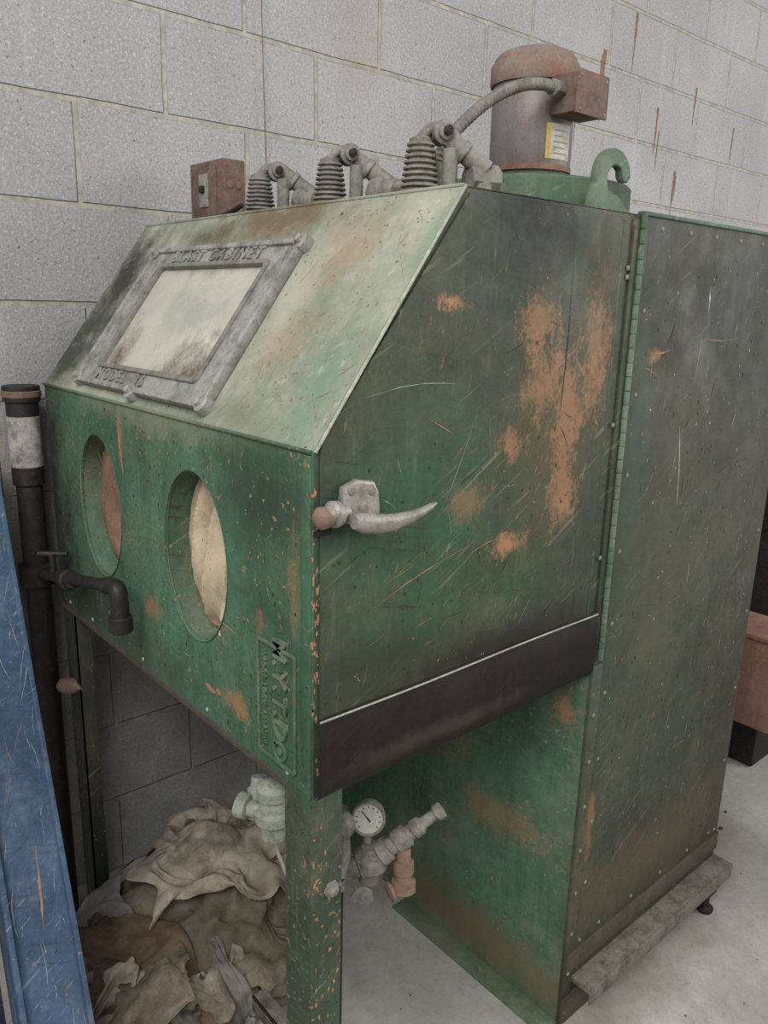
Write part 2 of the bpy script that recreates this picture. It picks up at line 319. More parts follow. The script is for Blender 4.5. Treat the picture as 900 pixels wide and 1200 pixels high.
# wall blocks
g=G('concrete_block_wall')
sep=g.n('ShaderNodeSeparateXYZ',_0=g.co)
vx=g.math('SUBTRACT',sep.outputs[0],.369-4.38)
wob=g.math('MULTIPLY',g.math('SUBTRACT',g.noise(6,3,.5),.5),.006)
vec=g.n('ShaderNodeCombineXYZ',_0=g.math('ADD',vx,wob),_1=g.math('ADD',sep.outputs[2],wob),_2=0.0).outputs[0]
br=g.n('ShaderNodeTexBrick',offset=.5,offset_frequency=2,squash=1.0,_Vector=vec,_Scale=1.0,_Color1=(.0,.0,.0,1),_Color2=(1,1,1,1),_Mortar=(.5,.5,.5,1))
br.inputs['Mortar Size'].default_value=.0075; br.inputs['Mortar Smooth'].default_value=.35; br.inputs['Bias'].default_value=0; br.inputs['Brick Width'].default_value=.438; br.inputs['Row Height'].default_value=.219
mort=br.outputs['Fac']
base=g.mix(g.rng(g.noise(2.2,6,.6),.35,.65),lin((152,151,152)),lin((172,170,169)))
base=g.mix(g.math('MULTIPLY',br.outputs['Color'],.35),base,lin((160,158,156)))
sp=g.noise(120,5,.8); base=g.mix(g.rng(sp,.48,.68,0,.65),base,lin((108,107,109)))
base=g.mix(g.rng(g.noise(150,3,.7,w=4),.54,.68,0,.6),base,lin((208,207,205)))
pits=g.rng(g.noise(75,4,.7,w=9),.64,.69); base=g.mix(g.math('MULTIPLY',pits,.8),base,lin((88,86,86)))
mc=g.mix(g.rng(g.noise(30,4,.6),.4,.6),lin((174,168,156)),lin((148,144,136)))
col=g.mix(mort,base,mc)
st=g.rng(g.noise(2.2,5,.6,v=g.mapv(sc=(10,1,.7),loc=(3,0,0))),.6,.8,0,.3); col=g.mix(st,col,lin((200,199,196)))
for c,r,sc,cc,s2 in (((.05,1.1,.8),.75,(.7,1,1.2),(86,84,83),.7),((.95,1.1,2.25),.3,(.5,1,1),(150,132,116),.3),((.5,1.1,.4),.7,(1,1,.9),(78,76,74),.7)):  # low grey blobs paint the cabinet's shade onto the blocks; upper brown one is stain
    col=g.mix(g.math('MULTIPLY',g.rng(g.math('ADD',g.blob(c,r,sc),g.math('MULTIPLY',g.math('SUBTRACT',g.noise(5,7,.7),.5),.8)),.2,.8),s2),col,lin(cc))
h=g.math('ADD',g.math('MULTIPLY',mort,-3.0),g.math('SUBTRACT',g.math('MULTIPLY',sp,1.3),g.math('MULTIPLY',pits,.8)))
g.bump(h,.8,.004); m_wall=g.fin(col,.9,0,.15)
g=G('concrete_floor')
col=g.mix(g.rng(g.noise(1.6,7,.65),.35,.65),lin((150,147,142)),lin((172,169,163)))
col=g.mix(g.rng(g.noise(6,9,.8,w=4),.42,.72,0,.65),col,lin((124,118,110)))
col=g.mix(g.rng(g.noise(60,6,.8,w=7),.52,.70,0,.5),col,lin((106,99,90)))
col=g.mix(g.rng(g.noise(14,6,.8,w=17),.58,.75,0,.5),col,lin((188,185,180)))
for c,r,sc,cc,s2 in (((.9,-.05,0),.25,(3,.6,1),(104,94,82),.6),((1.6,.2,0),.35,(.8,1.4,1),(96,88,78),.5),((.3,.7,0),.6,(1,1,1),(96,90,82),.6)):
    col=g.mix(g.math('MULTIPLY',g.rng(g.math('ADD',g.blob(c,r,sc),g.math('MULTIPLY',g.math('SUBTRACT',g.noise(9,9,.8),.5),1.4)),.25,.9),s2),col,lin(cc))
g.bump(g.noise(50,6,.6),.2,.004); m_floor=g.fin(col,.8,0,.2)
m_blue=paint('blue_painted_steel',(54,76,102),(70,94,120),dirt=(44,52,62),tan=(130,108,94),dust=(132,146,158),dustamt=.28,chip=.02,seed=12,rough=.5,sand=.1,dk=1)
m_blued=paint('dark_blue_steel',(26,32,46),(36,44,60),dirt=(20,22,28),seed=13,chip=0,sand=.05,dk=1)
m_beam=paint('red_oxide_beam',(124,92,80),(144,110,96),dirt=(80,62,54),tan=(156,126,106),seed=14,chip=0,dustamt=.25,dust=(162,144,130),dk=1)
# ------------------------------------------------------------ room
box('floor',-4,8,-5,1.3,-.1,0,m_floor,None,0)
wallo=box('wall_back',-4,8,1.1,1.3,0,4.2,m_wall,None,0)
WL=SD@Matrix.Translation((0,0,-1.1))
m_stain=simple('wall_rust_drip',(136,106,82),(110,82,62),30,.9,0,0,c=(152,126,104),cs=40)
dr=[]
for x,z,l,w_ in ((2.095,2.46,.24,.024),(2.08,2.44,.12,.014),(2.275,2.62,.2,.016),(2.476,2.33,.17,.018),(2.50,2.25,.15,.012),(2.65,2.12,.18,.018),(2.66,2.10,.1,.01),(2.75,2.45,.15,.014),(3.1,2.35,.15,.014),(1.95,2.3,.18,.008),(1.72,2.38,.2,.018),(1.70,2.3,.1,.02)): dr.append((x,z,x-.006,z-l,w_))
scratches('wall_rust_drips',WL,dr,m_stain,wallo,.0012,True)
# ------------------------------------------------------------ cabinet
W=.987;XD=.675;X2=1.355;ZB=.865;Z1=1.366;Z2=1.709;XT=.2525
C=empty('sandblasting_cabinet')
plate('front_panel',[[(-W,ZB),(0,ZB),(0,Z1),(-W,Z1)],ell(-.322,1.145,.104,.142),ell(-.709,1.15,.098,.142)],.004,m_front,C,FR,.0012,-.004)
L=V((XT,0,Z2-Z1)).length
plate('hood_slope',[[(-W,0),(0,0),(0,L),(-W,L)]],.004,m_hood,C,SL,.001,-.004)
poly=[(0.003,ZB),(XD,ZB),(XD,Z2),(XT+.002,Z2),(0.003,Z1)]
plate('side_panel',[poly],.004,m_door,C,SD,.001,-.004)
plate('far_side_panel',[poly],.004,m_dkgreen,C,SD@Matrix.Translation((0,0,-W)),.001,0)
plate('door_leaf',[[(.012,.988),(.634,.988),(.655,1.70),(XT+.012,1.70),(.012,1.374)]],.003,m_door,C,SD,.001,.0)
tube('hood_edge_bead',[(.003,-.003,Z1),(XT+.002,-.003,Z2)],.0024,m_edge,C,0,8)
tube('door_sill_bead',[(.006,-.012,.990),(.2,-.013,.989),(.45,-.012,.991),(.662,-.011,.989)],.0016,m_edge,C,4,8)
tube('hood_fold_bead',[(-.001,.0,Z1),(-.001,W,Z1)],.003,m_front,C,0,8)
tube('hood_top_bead',[(XT,.0,Z2),(XT,W,Z2)],.003,m_hood,C,0,8)
box('top_plate',XT,X2,0,W,Z2-.004,Z2,m_green,C)
box('top_rim',XD+.02,X2,-.006,.01,Z2-.001,Z2+.006,m_green,C)
bm=bmesh.new(); prof=[(-.004,.990),(-.010,.975),(-.013,.94),(-.013,.90),(-.009,.872),(0,.857),(.02,.852)]
n=24
for i in range(n):
    for j in range(len(prof)-1):
        xs=[.006+(.662)*k/n for k in (i,i+1)]
        bm.faces.new([bm.verts.new(p) for p in ((xs[0],)+prof[j],(xs[1],)+prof[j],(xs[1],)+prof[j+1],(xs[0],)+prof[j+1])])
bmesh.ops.remove_doubles(bm,verts=bm.verts,dist=1e-5)
for v in bm.verts: v.co.y+=.0025*math.sin(v.co.x*13)*(1 if v.co.z<.97 else 0)
frombm('sill_strip',bm,m_dark,C,True)
bm=bmesh.new(); a=[bm.verts.new(p) for p in ((.004,.012,ZB),(XD-.01,.012,ZB),(XD-.01,W-.004,ZB),(.004,W-.004,ZB))]
b=[bm.verts.new(p) for p in ((.27,.42,.60),(.42,.42,.60),(.42,.60,.60),(.27,.60,.60))]
for i in range(4): bm.faces.new((a[i],a[(i+1)%4],b[(i+1)%4],b[i]))
bm.faces.new(b[::-1]); frombm('hopper',bm,m_inner,C)
cyl('hopper_outlet',(.345,.51,.50),(.345,.51,.61),.05,m_blackpipe,C)
box('hopper_flange_front',-.002,.03,.06,W,ZB-.012,ZB+.001,m_band,C)
box('rear_box_side_panel',XD+.002,X2,-.002,.004,.0,Z2,m_rear,C)
box('rear_box_front_panel',XD,XD+.004,.0,W,.0,Z2-.004,m_inner,C)
box('rear_box_back_panel',X2-.004,X2,.004,W,.0,Z2-.004,m_rear,C)
box('rear_box_far_panel',XD,X2,W-.004,W,.0,Z2-.004,m_rear,C)
box('rear_box_corner_trim',XD-.003,XD+.03,-.006,.002,.0,.875,m_rear,C,.001)
bm=bmesh.new(); z=.885
while z<1.70:
    blathe(bm,(.689,-.008,z),(0,0,1),[(0,.0045),(.001,.0055),(.023,.0055),(.0245,.0045)],12); z+=.025
frombm('piano_hinge',bm,m_green,C,True)
box('hinge_leaf',.668,.686,-.005,.0,.885,1.70,m_door,C,.0008)
box('hinge_leaf_fixed',.692,.712,-.005,.0,.885,1.70,m_rear,C,.0008)
box('door_latch_strip',.636,.642,-.0035,0,.9,1.70,m_leg,C,.0005)
bm=bmesh.new()
def screw(bm,x,z,r=.0045,y=-.004): blathe(bm,(x,y,z),(0,-1,0),[(0,r),(.001,r),(.0022,r*.6),(.0026,.0005)],12)
for z in [i*.105+.03 for i in range(8)]: screw(bm,.688,z,y=-.006)
for z in [i*.15+.2 for i in range(10)]: screw(bm,.727,z,y=-.002)
for x in [.76+.098*i for i in range(7)]: screw(bm,x,1.69,y=-.002)
for z in [.2+.21*i for i in range(7)]: screw(bm,X2-.02,z,y=-.002)
for z in (1.62,1.605,1.35,1.1,.95): screw(bm,.660,z,y=-.004)
for x in (.8,.93,1.06,1.19,1.3): screw(bm,x,.205,y=-.002)
frombm('screws',bm,m_castd,C,True)
bm=bmesh.new()
for z in [.9+.055*i for i in range(9)]: blathe(bm,(-.0,.012,z),(-1,0,0),[(0,.004),(.0015,.0035),(.002,.001)],10)
for y in (.06,.3,.55,.8,.93): blathe(bm,(-.0,y,.88),(-1,0,0),[(0,.004),(.0015,.0035),(.002,.001)],10)
frombm('rivets',bm,m_edge,C,True)
box('corner_angle',-.0035,.0,0,.022,ZB-.02,Z1-.004,m_front,C,.001)
box('base_band',XD+.005,X2+.002,-.007,.0,.135,.185,m_band,C,.001)
box('base_ledge',.71,X2+.004,-.052,.0,.098,.112,m_ledge,C,.002)
box('base_ledge_lip',.71,X2+.004,-.056,-.050,.072,.112,m_ledge,C,.002)
box('base_skirt',XD,X2,-.008,.002,.0,.07,m_band,C,.002)
box('floor_angle',XD-.05,XD,.0,.5,.0,.008,m_inner,C,.001)
lathe('foot',(1.27,-.035,0),(0,0,1),[(0,.02),(.010,.022),(.014,.010),(.055,.009)],m_blackpipe,C)
box('foot_bracket',1.245,1.295,-.05,-.0,.052,.064,m_blackpipe,C)
def angle_leg(name,x0,y0,sx,sy,z0,z1,mat,t=.006):
    bm=bmesh.new()
    pts=[(0,0),(sx,0),(sx,t*(1 if sy>0 else -1)),(t,t*(1 if sy>0 else -1)),(t,sy),(0,sy)]
    vb=[bm.verts.new((x0+p[0],y0+p[1],z0)) for p in pts]; vt=[bm.verts.new((x0+p[0],y0+p[1],z1)) for p in pts]
    for i in range(6): bm.faces.new((vb[i],vb[(i+1)%6],vt[(i+1)%6],vt[i]))
    bm.faces.new(vb[::-1]);bm.faces.new(vt); return frombm(name,bm,mat,C)
angle_leg('leg_front_right',-.003,-.003,.056,.066,0,ZB,m_leg)
angle_leg('leg_front_left',.002,W,.055,-.06,0,ZB,m_dkgreen)
box('leg_front_left_web',.002,.04,W-.06,W-.054,0,ZB,m_dkgreen,C)
lathe('leg_bolt',(.034,-.003,.701),(0,-1,0),[(0,.014),(.003,.014),(.003,.009),(.009,.009),(.010,.007)],m_castd,C,6)
def ovaltube(name,cy,cz,ry,rz,d,mat):
    bm=bmesh.new();N=64;prev=None
    for x,k in ((-.002,1.0),(-.003,1.012),(d,.985)):
        r=[bm.verts.new((x,cy+ry*k*math.cos(2*math.pi*i/N),cz+rz*k*math.sin(2*math.pi*i/N))) for i in range(N)]
        if prev:
            for i in range(N): bm.faces.new((prev[i],prev[(i+1)%N],r[(i+1)%N],r[i]))
        prev=r
    return frombm(name,bm,mat,C,True)
ovaltube('arm_port',.322,1.145,.104,.142,.07,m_port)
ovaltube('arm_port_far',.709,1.15,.098,.142,.07,m_port)
def sleeve(name,cy,cz,ry,rz,x0,mat,dep,fa):
    bm=bmesh.new();N=110;R=46;prev=None
    for j in range(R+1):
        q=j/R; ring=[]
        for i in range(N):
            t=2*math.pi*i/N; k=1-q*.97
            y=cy+ry*k*math.cos(t)-.025*q; z=cz+rz*k*math.sin(t)-.035*q
            env=min(1,q*3)
            s=(y-cy)*1.0+(z-cz)*.22
            w1=1-abs(math.sin(s*60+2.5*noise.noise(V((y*5,z*5,1)))))
            fold=fa*(-1.6*w1**2+1.4*noise.noise(V((y*16,z*5,4)))+.9*noise.noise(V((y*40,z*14,9))))*env
            x=x0-dep*math.sin(q*math.pi/2)+fold+fa
            ring.append(bm.verts.new((x,y,z)))
        if prev:
            for i in range(N): bm.faces.new((prev[i],prev[(i+1)%N],ring[(i+1)%N],ring[i]))
        prev=ring
    bm.faces.new(prev); return frombm(name,bm,mat,C,True)
sleeve('canvas_sleeve',.322,1.145,.102,.140,.034,m_canvas,.020,.009)
sleeve('canvas_sleeve_far',.709,1.15,.096,.140,.034,m_canvasd,.016,.006)
tube('sleeve_cuff_tail',[(.024,.262,1.075),(.012,.252,1.05),(.006,.250,1.03)],.010,m_canvas,C,6,12,rf=lambda l:.013-.10*l)
plate('window_frame',[rrect(-.805,-.288,.022,.338,.012),rrect(-.738,-.352,.066,.294,.012)],.012,m_frame,C,SL,.003,0)
plate('window_frame_rim',[rrect(-.808,-.286,.019,.341,.014),rrect(-.796,-.298,.031,.329,.010)],.018,m_frame,C,SL,.003,0)
plate('window_inner_rim',[rrect(-.746,-.344,.058,.302,.014),rrect(-.736,-.354,.068,.292,.010)],.017,m_cast,C,SL,.002,0)
plate('window_glass',[rrect(-.745,-.345,.06,.30,.01)],.004,m_glass,C,SL,.0005,.002)
text('window_text_top','BLAST CABINET',.034,m_frame,C,SL@Matrix.Translation((-.545,.316,.0125)),.003,1.4,.0008)
text('window_text_bottom','MODEL  36',.032,m_frame,C,SL@Matrix.Translation((-.62,.044,.0125)),.003,1.35,.0008)
for i,(x,y) in enumerate(((-.290,.335),(-.295,.028),(-.8,.03),(-.8,.33),(-.545,.022))):
    lathe('window_lug_%d'%i,SL@V((x,y,0)),SL.to_3x3()@V((0,0,1)),[(0,.016),(.016,.015),(.018,.012),(.018,.008),(.024,.007),(.025,.004)],m_frame,C,20)
SG=FR@Matrix.Translation((-.085,.979,0))
plate('sign_border',[rrect(-.05,.05,-.094,.094,.006),rrect(-.045,.045,-.089,.089,.004)],.004,m_green,C,SG,.0008,0)
R90=Matrix.Rotation(-math.pi/2,4,'Z')
text('sign_text_large','M.Y.T.D.',.046,m_green,C,SG@Matrix.Translation((.008,.022,.001))@R90,.003,1.05,.001)
text('sign_text_small','WEDGE  LOCK  ABRASIVE',.013,m_green,C,SG@Matrix.Translation((-.033,0,.001))@R90,.002,1.05,.0004)
plate('sign_roundel',[ell(.008,-.072,.017,.017),ell(.008,-.072,.012,.012)],.004,m_green,C,SG,.0008,0)
plate('sign_roundel_core',[ell(.008,-.072,.006,.006)],.004,m_green,C,SG,.0008,0)
# latch
plate('latch_bracket',[[(.036,1.282),(.040,1.318),(.062,1.326),(.092,1.320),(.100,1.305),(.104,1.272),(.08,1.262),(.045,1.268)]],.014,m_chrome,C,SD,.004,.003)
for i,(x,z) in enumerate(((.052,1.312),(.086,1.308))): lathe('latch_screw_%d'%i,(x,-.017,z),(0,-1,0),[(0,.006),(.002,.005),(.003,.001)],m_castd,C,12)
lathe('latch_pivot',(.030,-.020,1.287),(-.96,-.1,-.0),[(-.012,.010),(0,.012),(.004,.017),(.012,.018),(.016,.013),(.026,.012),(.028,.009)],m_chrome,C,24)
lathe('latch_pin',(.008,-.021,1.285),(-1,-.1,-.0),[(0,.014),(.010,.015),(.014,.012),(.017,.006)],m_brass,C,20)
bm=bmesh.new(); prev=None
pr=[(.040,1.280,.013,.010),(.055,1.277,.018,.011),(.08,1.273,.018,.010),(.105,1.271,.015,.009),(.13,1.273,.012,.007),(.15,1.277,.009,.006),(.168,1.282,.006,.005),(.177,1.285,.003,.003)]
for x,z,h,w in pr:
    r=[bm.verts.new((x,-.032-.10*min(x,.15)+w*math.cos(2*math.pi*k/16),z+h*math.sin(2*math.pi*k/16)*(1.0 if math.sin(2*math.pi*k/16)<0 else .55))) for k in range(16)]
    if prev:
        for k in range(16): bm.faces.new((prev[k],prev[(k+1)%16],r[(k+1)%16],r[k]))
    else: bm.faces.new(r[::-1])
    prev=r
bm.faces.new(prev); frombm('latch_handle',bm,m_chrome,C,True)
box('latch_slot',.002,.03,-.004,0,1.255,1.262,m_blackpipe,C,.0005)
# scratches
R=random.uniform
def rl(n,x0,x1,y0,y1,Lm,w,ang=None):
    o=[]
    for _ in range(n):
        x=R(x0,x1);y=R(y0,y1);a=R(0,math.pi) if ang is None else ang+R(-.35,.35);l=R(.15,1)**1.6*Lm
        o.append((x,y,x+l*math.cos(a),y+l*math.sin(a),w*R(.4,1.3)))
    return o
door_t=[(.20,1.395,.25,1.37,.002),(.10,1.13,.30,1.19,.0020),(.30,1.175,.36,1.19,.002),(.12,1.16,.2,1.2,.001),(.38,1.5,.41,1.53,.002)]+rl(44,.05,.58,1.03,1.34,.06,.0010,.5)+rl(20,.3,.6,1.3,1.66,.05,.001)
scratches('scratches_door_primer',SD,door_t,m_tan,C,.0036)
scratches('scratches_door_bare',SD,[(.08,1.43,.27,1.44,.0008),(.23,1.25,.30,1.40,.0006)]+rl(16,.05,.6,1.02,1.5,.08,.0006),m_white,C,.0036)
scratches('scratches_door_dark',SD,[(.5,1.35,.505,1.66,.0022)]+rl(30,.05,.6,1.0,1.6,.06,.0013),m_black,C,.0036)
scratches('scratches_rear_bare',SD,[(.90,1.33,.925,1.16,.003),(.955,1.6,.96,1.55,.006),(.94,1.52,.93,1.40,.001)]+rl(30,.74,1.3,.3,1.65,.06,.0011,1.4),m_white,C,.0025)
scratches('scratches_rear_primer',SD,[(.76,1.475,.83,1.48,.004),(.95,1.50,1.1,1.50,.002),(.74,1.45,.80,1.43,.003)]+rl(26,.73,1.3,.3,1.6,.07,.0013,.4),m_tan,C,.0025)
scratches('scratches_rear_dark',SD,rl(40,.73,1.3,.25,1.65,.05,.002,1.3),m_black,C,.0025)
scratches('scratches_front_primer',FR,[(-.27,1.06,-.19,1.05,.003),(-.60,1.33,-.59,1.23,.012),(-.5,1.32,-.42,1.2,.0015)]+rl(46,-.9,-.03,.9,1.33,.045,.0012),m_tan,C,.0005)
scratches('scratches_front_bare',FR,rl(20,-.6,-.03,.9,1.33,.06,.0007),m_white,C,.0005)
chips('chips_front',FR,[(R(-.9,-.02),R(.88,1.35),R(.001,.0035),R(.001,.004)) for _ in range(230)]+[(-.285,.925,.02,.007),(-.26,.93,.012,.008),(-.26,1.05,.02,.004)],m_tan,C,.0006)
chips('chips_front_dark',FR,[(R(-.9,-.02),R(.88,1.35),R(.001,.003),R(.001,.005)) for _ in range(110)],m_black,C,.0006)
chips('chips_corner',SD,[(R(.0,.012),R(.9,1.36),R(.001,.004),R(.002,.012)) for _ in range(40)],m_tan,C,.0005)
chips('chips_rear_dark',SD,[(R(.73,1.32),R(.25,1.68),R(.001,.003),R(.002,.006)) for _ in range(150)],m_black,C,.0026)
chips('chips_rear_pale',SD,[(R(.73,1.32),R(.25,1.68),R(.001,.0025),R(.002,.004)) for _ in range(70)],m_white,C,.0026)
chips('chips_door',SD,[(R(.02,.62),R(1.0,1.36),R(.001,.003),R(.001,.004)) for _ in range(80)],m_black,C,.0037)
scratches('scratches_hood',SL,rl(30,-.28,-.02,.02,.4,.06,.0010),m_tan,C,.0006)
chips('chips_hood',SL,[(R(-.28,-.02),R(.02,.4),R(.001,.004),R(.001,.004)) for _ in range(90)],m_tan,C,.0006)
LG=SD@Matrix.Translation((0,0,.003))
chips('chips_leg',LG,[(R(.0,.052),R(.05,.84),R(.001,.004),R(.002,.008)) for _ in range(60)],m_tan,C,.0006)
# ------------------------------------------------------------ lifting hook
H=empty('lifting_hook')
SDh=SD@Matrix.Translation((0,0,-.085))
def arc(cx,cy,r,a0,a1,n=14): return [(cx+r*math.cos(math.radians(a0+(a1-a0)*i/n)),cy+r*math.sin(math.radians(a0+(a1-a0)*i/n))) for i in range(n+1)]
cx,cy=.705,1.772
inner=arc(cx+.004,cy,.024,290,45,20)
outer=arc(cx,cy,.052,25,190,20)
plate('hook_plate',[[(.640,1.710),(.775,1.710),(.773,1.722),(.748,1.730),(.730,1.742)]+inner+[(.728,1.780),(.736,1.772),(.748,1.772),(.755,1.782)]+outer+[(.648,1.755)]],.016,m_port,H,SDh,.003,0)
# ------------------------------------------------------------ motor
Mo=empty('electric_motor'); mx,my=.748,.30
lathe('blower_mount',(mx,my,Z2),(0,0,1),[(0,.20),(.066,.20),(.07,.196),(.07,.16),(.078,.158),(.078,.10)],m_green,Mo,64)
lathe('motor_flange',(mx,my,Z2+.078),(0,0,1),[(0,.085),(.014,.085),(.016,.080)],m_green,Mo,48)
lathe('motor_body',(mx,my,Z2+.094),(0,0,1),[(0,.074),(.006,.078),(.012,.080),(.165,.080),(.168,.078)],m_motor,Mo,64)
lathe('motor_cap',(mx,my,1.968),(0,0,1),[(-.004,.076),(-.004,.084),(.0,.0855),(.030,.0855),(.034,.083),(.036,.080),(.042,.079),(.052,.070),(.058,.055),(.060,.02)],m_cap,Mo,64)
lathe('motor_rust_ring',(mx,my,Z2+.098),(0,0,1),[(0,.0815),(.010,.0815)],m_rust,Mo,64)
def wrap(name,a0,a1,z0,z1,r,mat):
    bm=bmesh.new();N=12;p=None
    for i in range(N+1):
        a=math.radians(a0+(a1-a0)*i/N);q=[bm.verts.new((mx+r*math.cos(a),my+r*math.sin(a),z)) for z in (z0,z1)]
        if p: bm.faces.new((p[0],q[0],q[1],p[1]))
        p=q
    return frombm(name,bm,mat,Mo,True)
wrap('motor_label',246,284,1.826,1.888,.0808,m_label); wrap('motor_label_yellow',240,247,1.826,1.888,.0809,m_yellow)
for i,(z,e) in enumerate(((1.835,278),(1.845,272),(1.855,280),(1.865,268),(1.875,276))): wrap('motor_label_print_%d'%i,252,e,z,z+.0025,.0811,m_motor)
MM=Matrix.Translation((mx,my,1.930))@Matrix.Rotation(math.radians(-90),4,'Z')
box('terminal_box',.078,.135,-.045,.045,-.033,.035,m_rustbox,Mo,.004,MM)
box('terminal_box_lid',.135,.140,-.048,.048,-.036,.038,m_rustbox,Mo,.002,MM)
for i,(y,z) in enumerate(((-.038,.028),(.038,.028),(-.038,-.028),(.038,-.028))): lathe('lid_screw_%d'%i,MM@V((.139,y,z)),(0,-1,0),[(0,.004),(.002,.003),(.0022,.001)],m_castd,Mo,10)
Fc=empty('flexible_conduit')
tube('conduit_hose',[(.39,.20,1.76),(.405,.195,1.80),(.44,.19,1.84),(.50,.185,1.885),(.57,.185,1.918),(.64,.195,1.935),(.69,.20,1.938)],.0105,m_castd,Fc,34,14,rf=lambda l:.0095+.0014*math.sin(l*2*math.pi/.0085))
cyl('conduit_nut',(.676,.198,1.937),(.7015,.20,1.937),.016,m_castd,Fc,seg=6)
cyl('conduit_elbow',(.39,.20,Z2),(.39,.20,1.775),.015,m_castd,Fc)
# ------------------------------------------------------------ valves on top
for i,(y,k) in enumerate(((.165,1.0),(.396,.95),(.625,.9))):
    T=empty('air_valve'); x=.325; zt=Z2
    prof=[(0,.020)]
    for j in range(9):
        r=.0315-.0012*j; z0=.008+j*.0085
        prof+=[(z0,r*.78),(z0+.002,r),(z0+.005,r),(z0+.007,r*.78)]
    prof+=[(.088,.018),(.092,.010)]
    lathe('ribbed_body',(x,y,zt),(0,0,1),[(a*k,b) for a,b in prof],m_castd,T,32)
    cyl('valve_post',(x+.035,y-.03,zt),(x+.035,y-.03,zt+.075),.012,m_castd,T)
    lathe('valve_head',(x+.028,y-.018,zt+.098*k),(-.4,-1,0),[(-.016,.010),(-.014,.017),(.010,.018),(.012,.013),(.018,.012),(.02,.006)],m_castd,T,24)
    lathe('valve_head_bolt',(x+.020,y-.038,zt+.098*k),(-.4,-1,0),[(0,.008),(.006,.008),(.007,.006)],m_blackpipe,T,6)
    tube('valve_arm',[(x+.0,y+.002,zt+.088*k),(x+.015,y-.01,zt+.105*k),(x+.04,y-.03,zt+.095*k),(x+.062,y-.045,zt+.06)],.0085,m_castd,T,8,12)
    cyl('valve_lever',(x+.03,y-.02,zt+.095),(x+.085,y-.06,zt+.045),.013,m_castd,T,.017)
    lathe('valve_collar',(x+.05,y-.035,zt+.075),(.055,-.04,-.05),[(0,.016),(.002,.019),(.010,.019),(.012,.016)],m_cast,T,20)
    cyl('valve_union',(x+.06,y-.045,zt+.035),(x+.11,y-.06,zt+.035),.022,m_castd,T,seg=8)
    lathe('valve_base',(x+.08,y-.055,zt),(0,0,1),[(0,.026),(.008,.026),(.010,.018),(.04,.018)],m_castd,T,20)
    if i>0:
        tube('valve_feed_pipe',[(x+.05,y-.05,zt+.03),(x+.045,y-.12,zt+.032),(x+.04,y-.175,zt+.03)],.011,m_castd,T,5,14)
        lathe('valve_tee',(x+.045,y-.10,zt+.03),(0,1,.1),[(-.03,.016),(-.026,.020),(-.012,.020),(-.010,.016),(.012,.016),(.014,.021),(.028,.021),(.03,.016)],m_castd,T,16)
J=empty('electrical_junction_box')
box('box_body',.372,.43,.85,1.0,Z2,1.853,m_rustbox,J,.004)
box('box_switch_plate',.367,.373,.875,.975,1.735,1.838,m_rustbox,J,.002)
box('box_switch_label',.364,.368,.905,.945,1.755,1.825,m_regul,J,.001)
box('box_switch_toggle',.356,.366,.918,.932,1.785,1.800,m_blackpipe,J,.002)
for i in range(4): lathe('knockout_%d'%i,(.390+.022*(i%2),.8505,1.75+.05*(i//2)),(0,-1,0),[(0,.008),(.002,.008),(.0025,.006)],m_rust,J,14)
tube('switch_wire',[(.365,.86,1.725),(.33,.80,1.722),(.32,.74,1.726),(.33,.70,1.74)],.005,m_blackpipe,J,8,10)
# ------------------------------------------------------------ plumbing below
Rg=empty('air_regulator'); c=V((.02,.130,.762))
lathe('regulator_body',c,(0,0,1),[(-.045,.010),(-.04,.020),(-.012,.022),(-.008,.030),(.008,.031),(.012,.024),(.03,.022),(.034,.026),(.05,.026),(.056,.02),(.06,.006)],m_regul,Rg,24)
lathe('regulator_bowl',c+V((0,.045,.0)),(.2,.2,1),[(-.03,.012),(-.026,.018),(.02,.019),(.024,.014),(.04,.013)],m_regul,Rg,20)
lathe('regulator_port',c+V((0,-.01,0)),(-.5,1,.05),[(0,.012),(.05,.013),(.052,.02),(.07,.021),(.074,.012)],m_regul,Rg,16)
cyl('regulator_stem',c+V((0.02,0,.02)),c+V((.045,0,.10)),.010,m_regul,Rg)
tube('regulator_tube',[c+V((0,.02,-.03)),c+V((.01,-.005,-.09)),c+V((.02,-.035,-.15)),c+V((.03,-.05,-.18))],.003,m_wire,Rg)
Pg=empty('pressure_gauge'); gc=V((.182,.088,.703)); gd=V((-.62,-.72,.32)).normalized()
lathe('gauge_case',gc-gd*.012,gd,[(-.012,.022),(-.008,.029),(.012,.030),(.016,.028),(.016,.025),(.012,.0245)],m_castd,Pg,32)
lathe('gauge_dial',gc-gd*.002,gd,[(0,.0248),(.003,.0248)],m_gaugeface,Pg,32)
gx=V((0,0,1)).cross(gd).normalized(); gy=gd.cross(gx)
MG=frame(gc+gd*.0015,gx,gy)
plate('gauge_needle',[[(-.0015,-.006),(.0015,-.006),(.0005,.018),(-.0005,.018)]],.001,m_blackpipe,Pg,MG@Matrix.Rotation(.7,4,'Z'),.0001,0)
for i in range(11):
    t=math.radians(-130+26*i); M2=MG@Matrix.Rotation(-t,4,'Z'); plate('gauge_tick_%d'%i,[[(-.0006,.018),(.0006,.018),(.0006,.022),(-.0006,.022)]],.0008,m_blackpipe,Pg,M2,.0001,0)
cyl('gauge_stem',gc-V((0,0,.026)),gc-V((0,0,.045)),.008,m_castd,Pg)
Pp=empty('air_pipe_fittings')
lathe('valve_bonnet',(.15,.125,.69),(-.5,-.8,.3),[(-.03,.018),(-.02,.026),(.0,.029),(.02,.024),(.03,.012)],m_castd,Pp,24)
lathe('valve_body',(.183,.080,.625),(0,0,1),[(-.04,.012),(-.034,.022),(-.015,.024),(-.008,.030),(.012,.030),(.02,.018),(.03,.016)],m_castd,Pp,24)
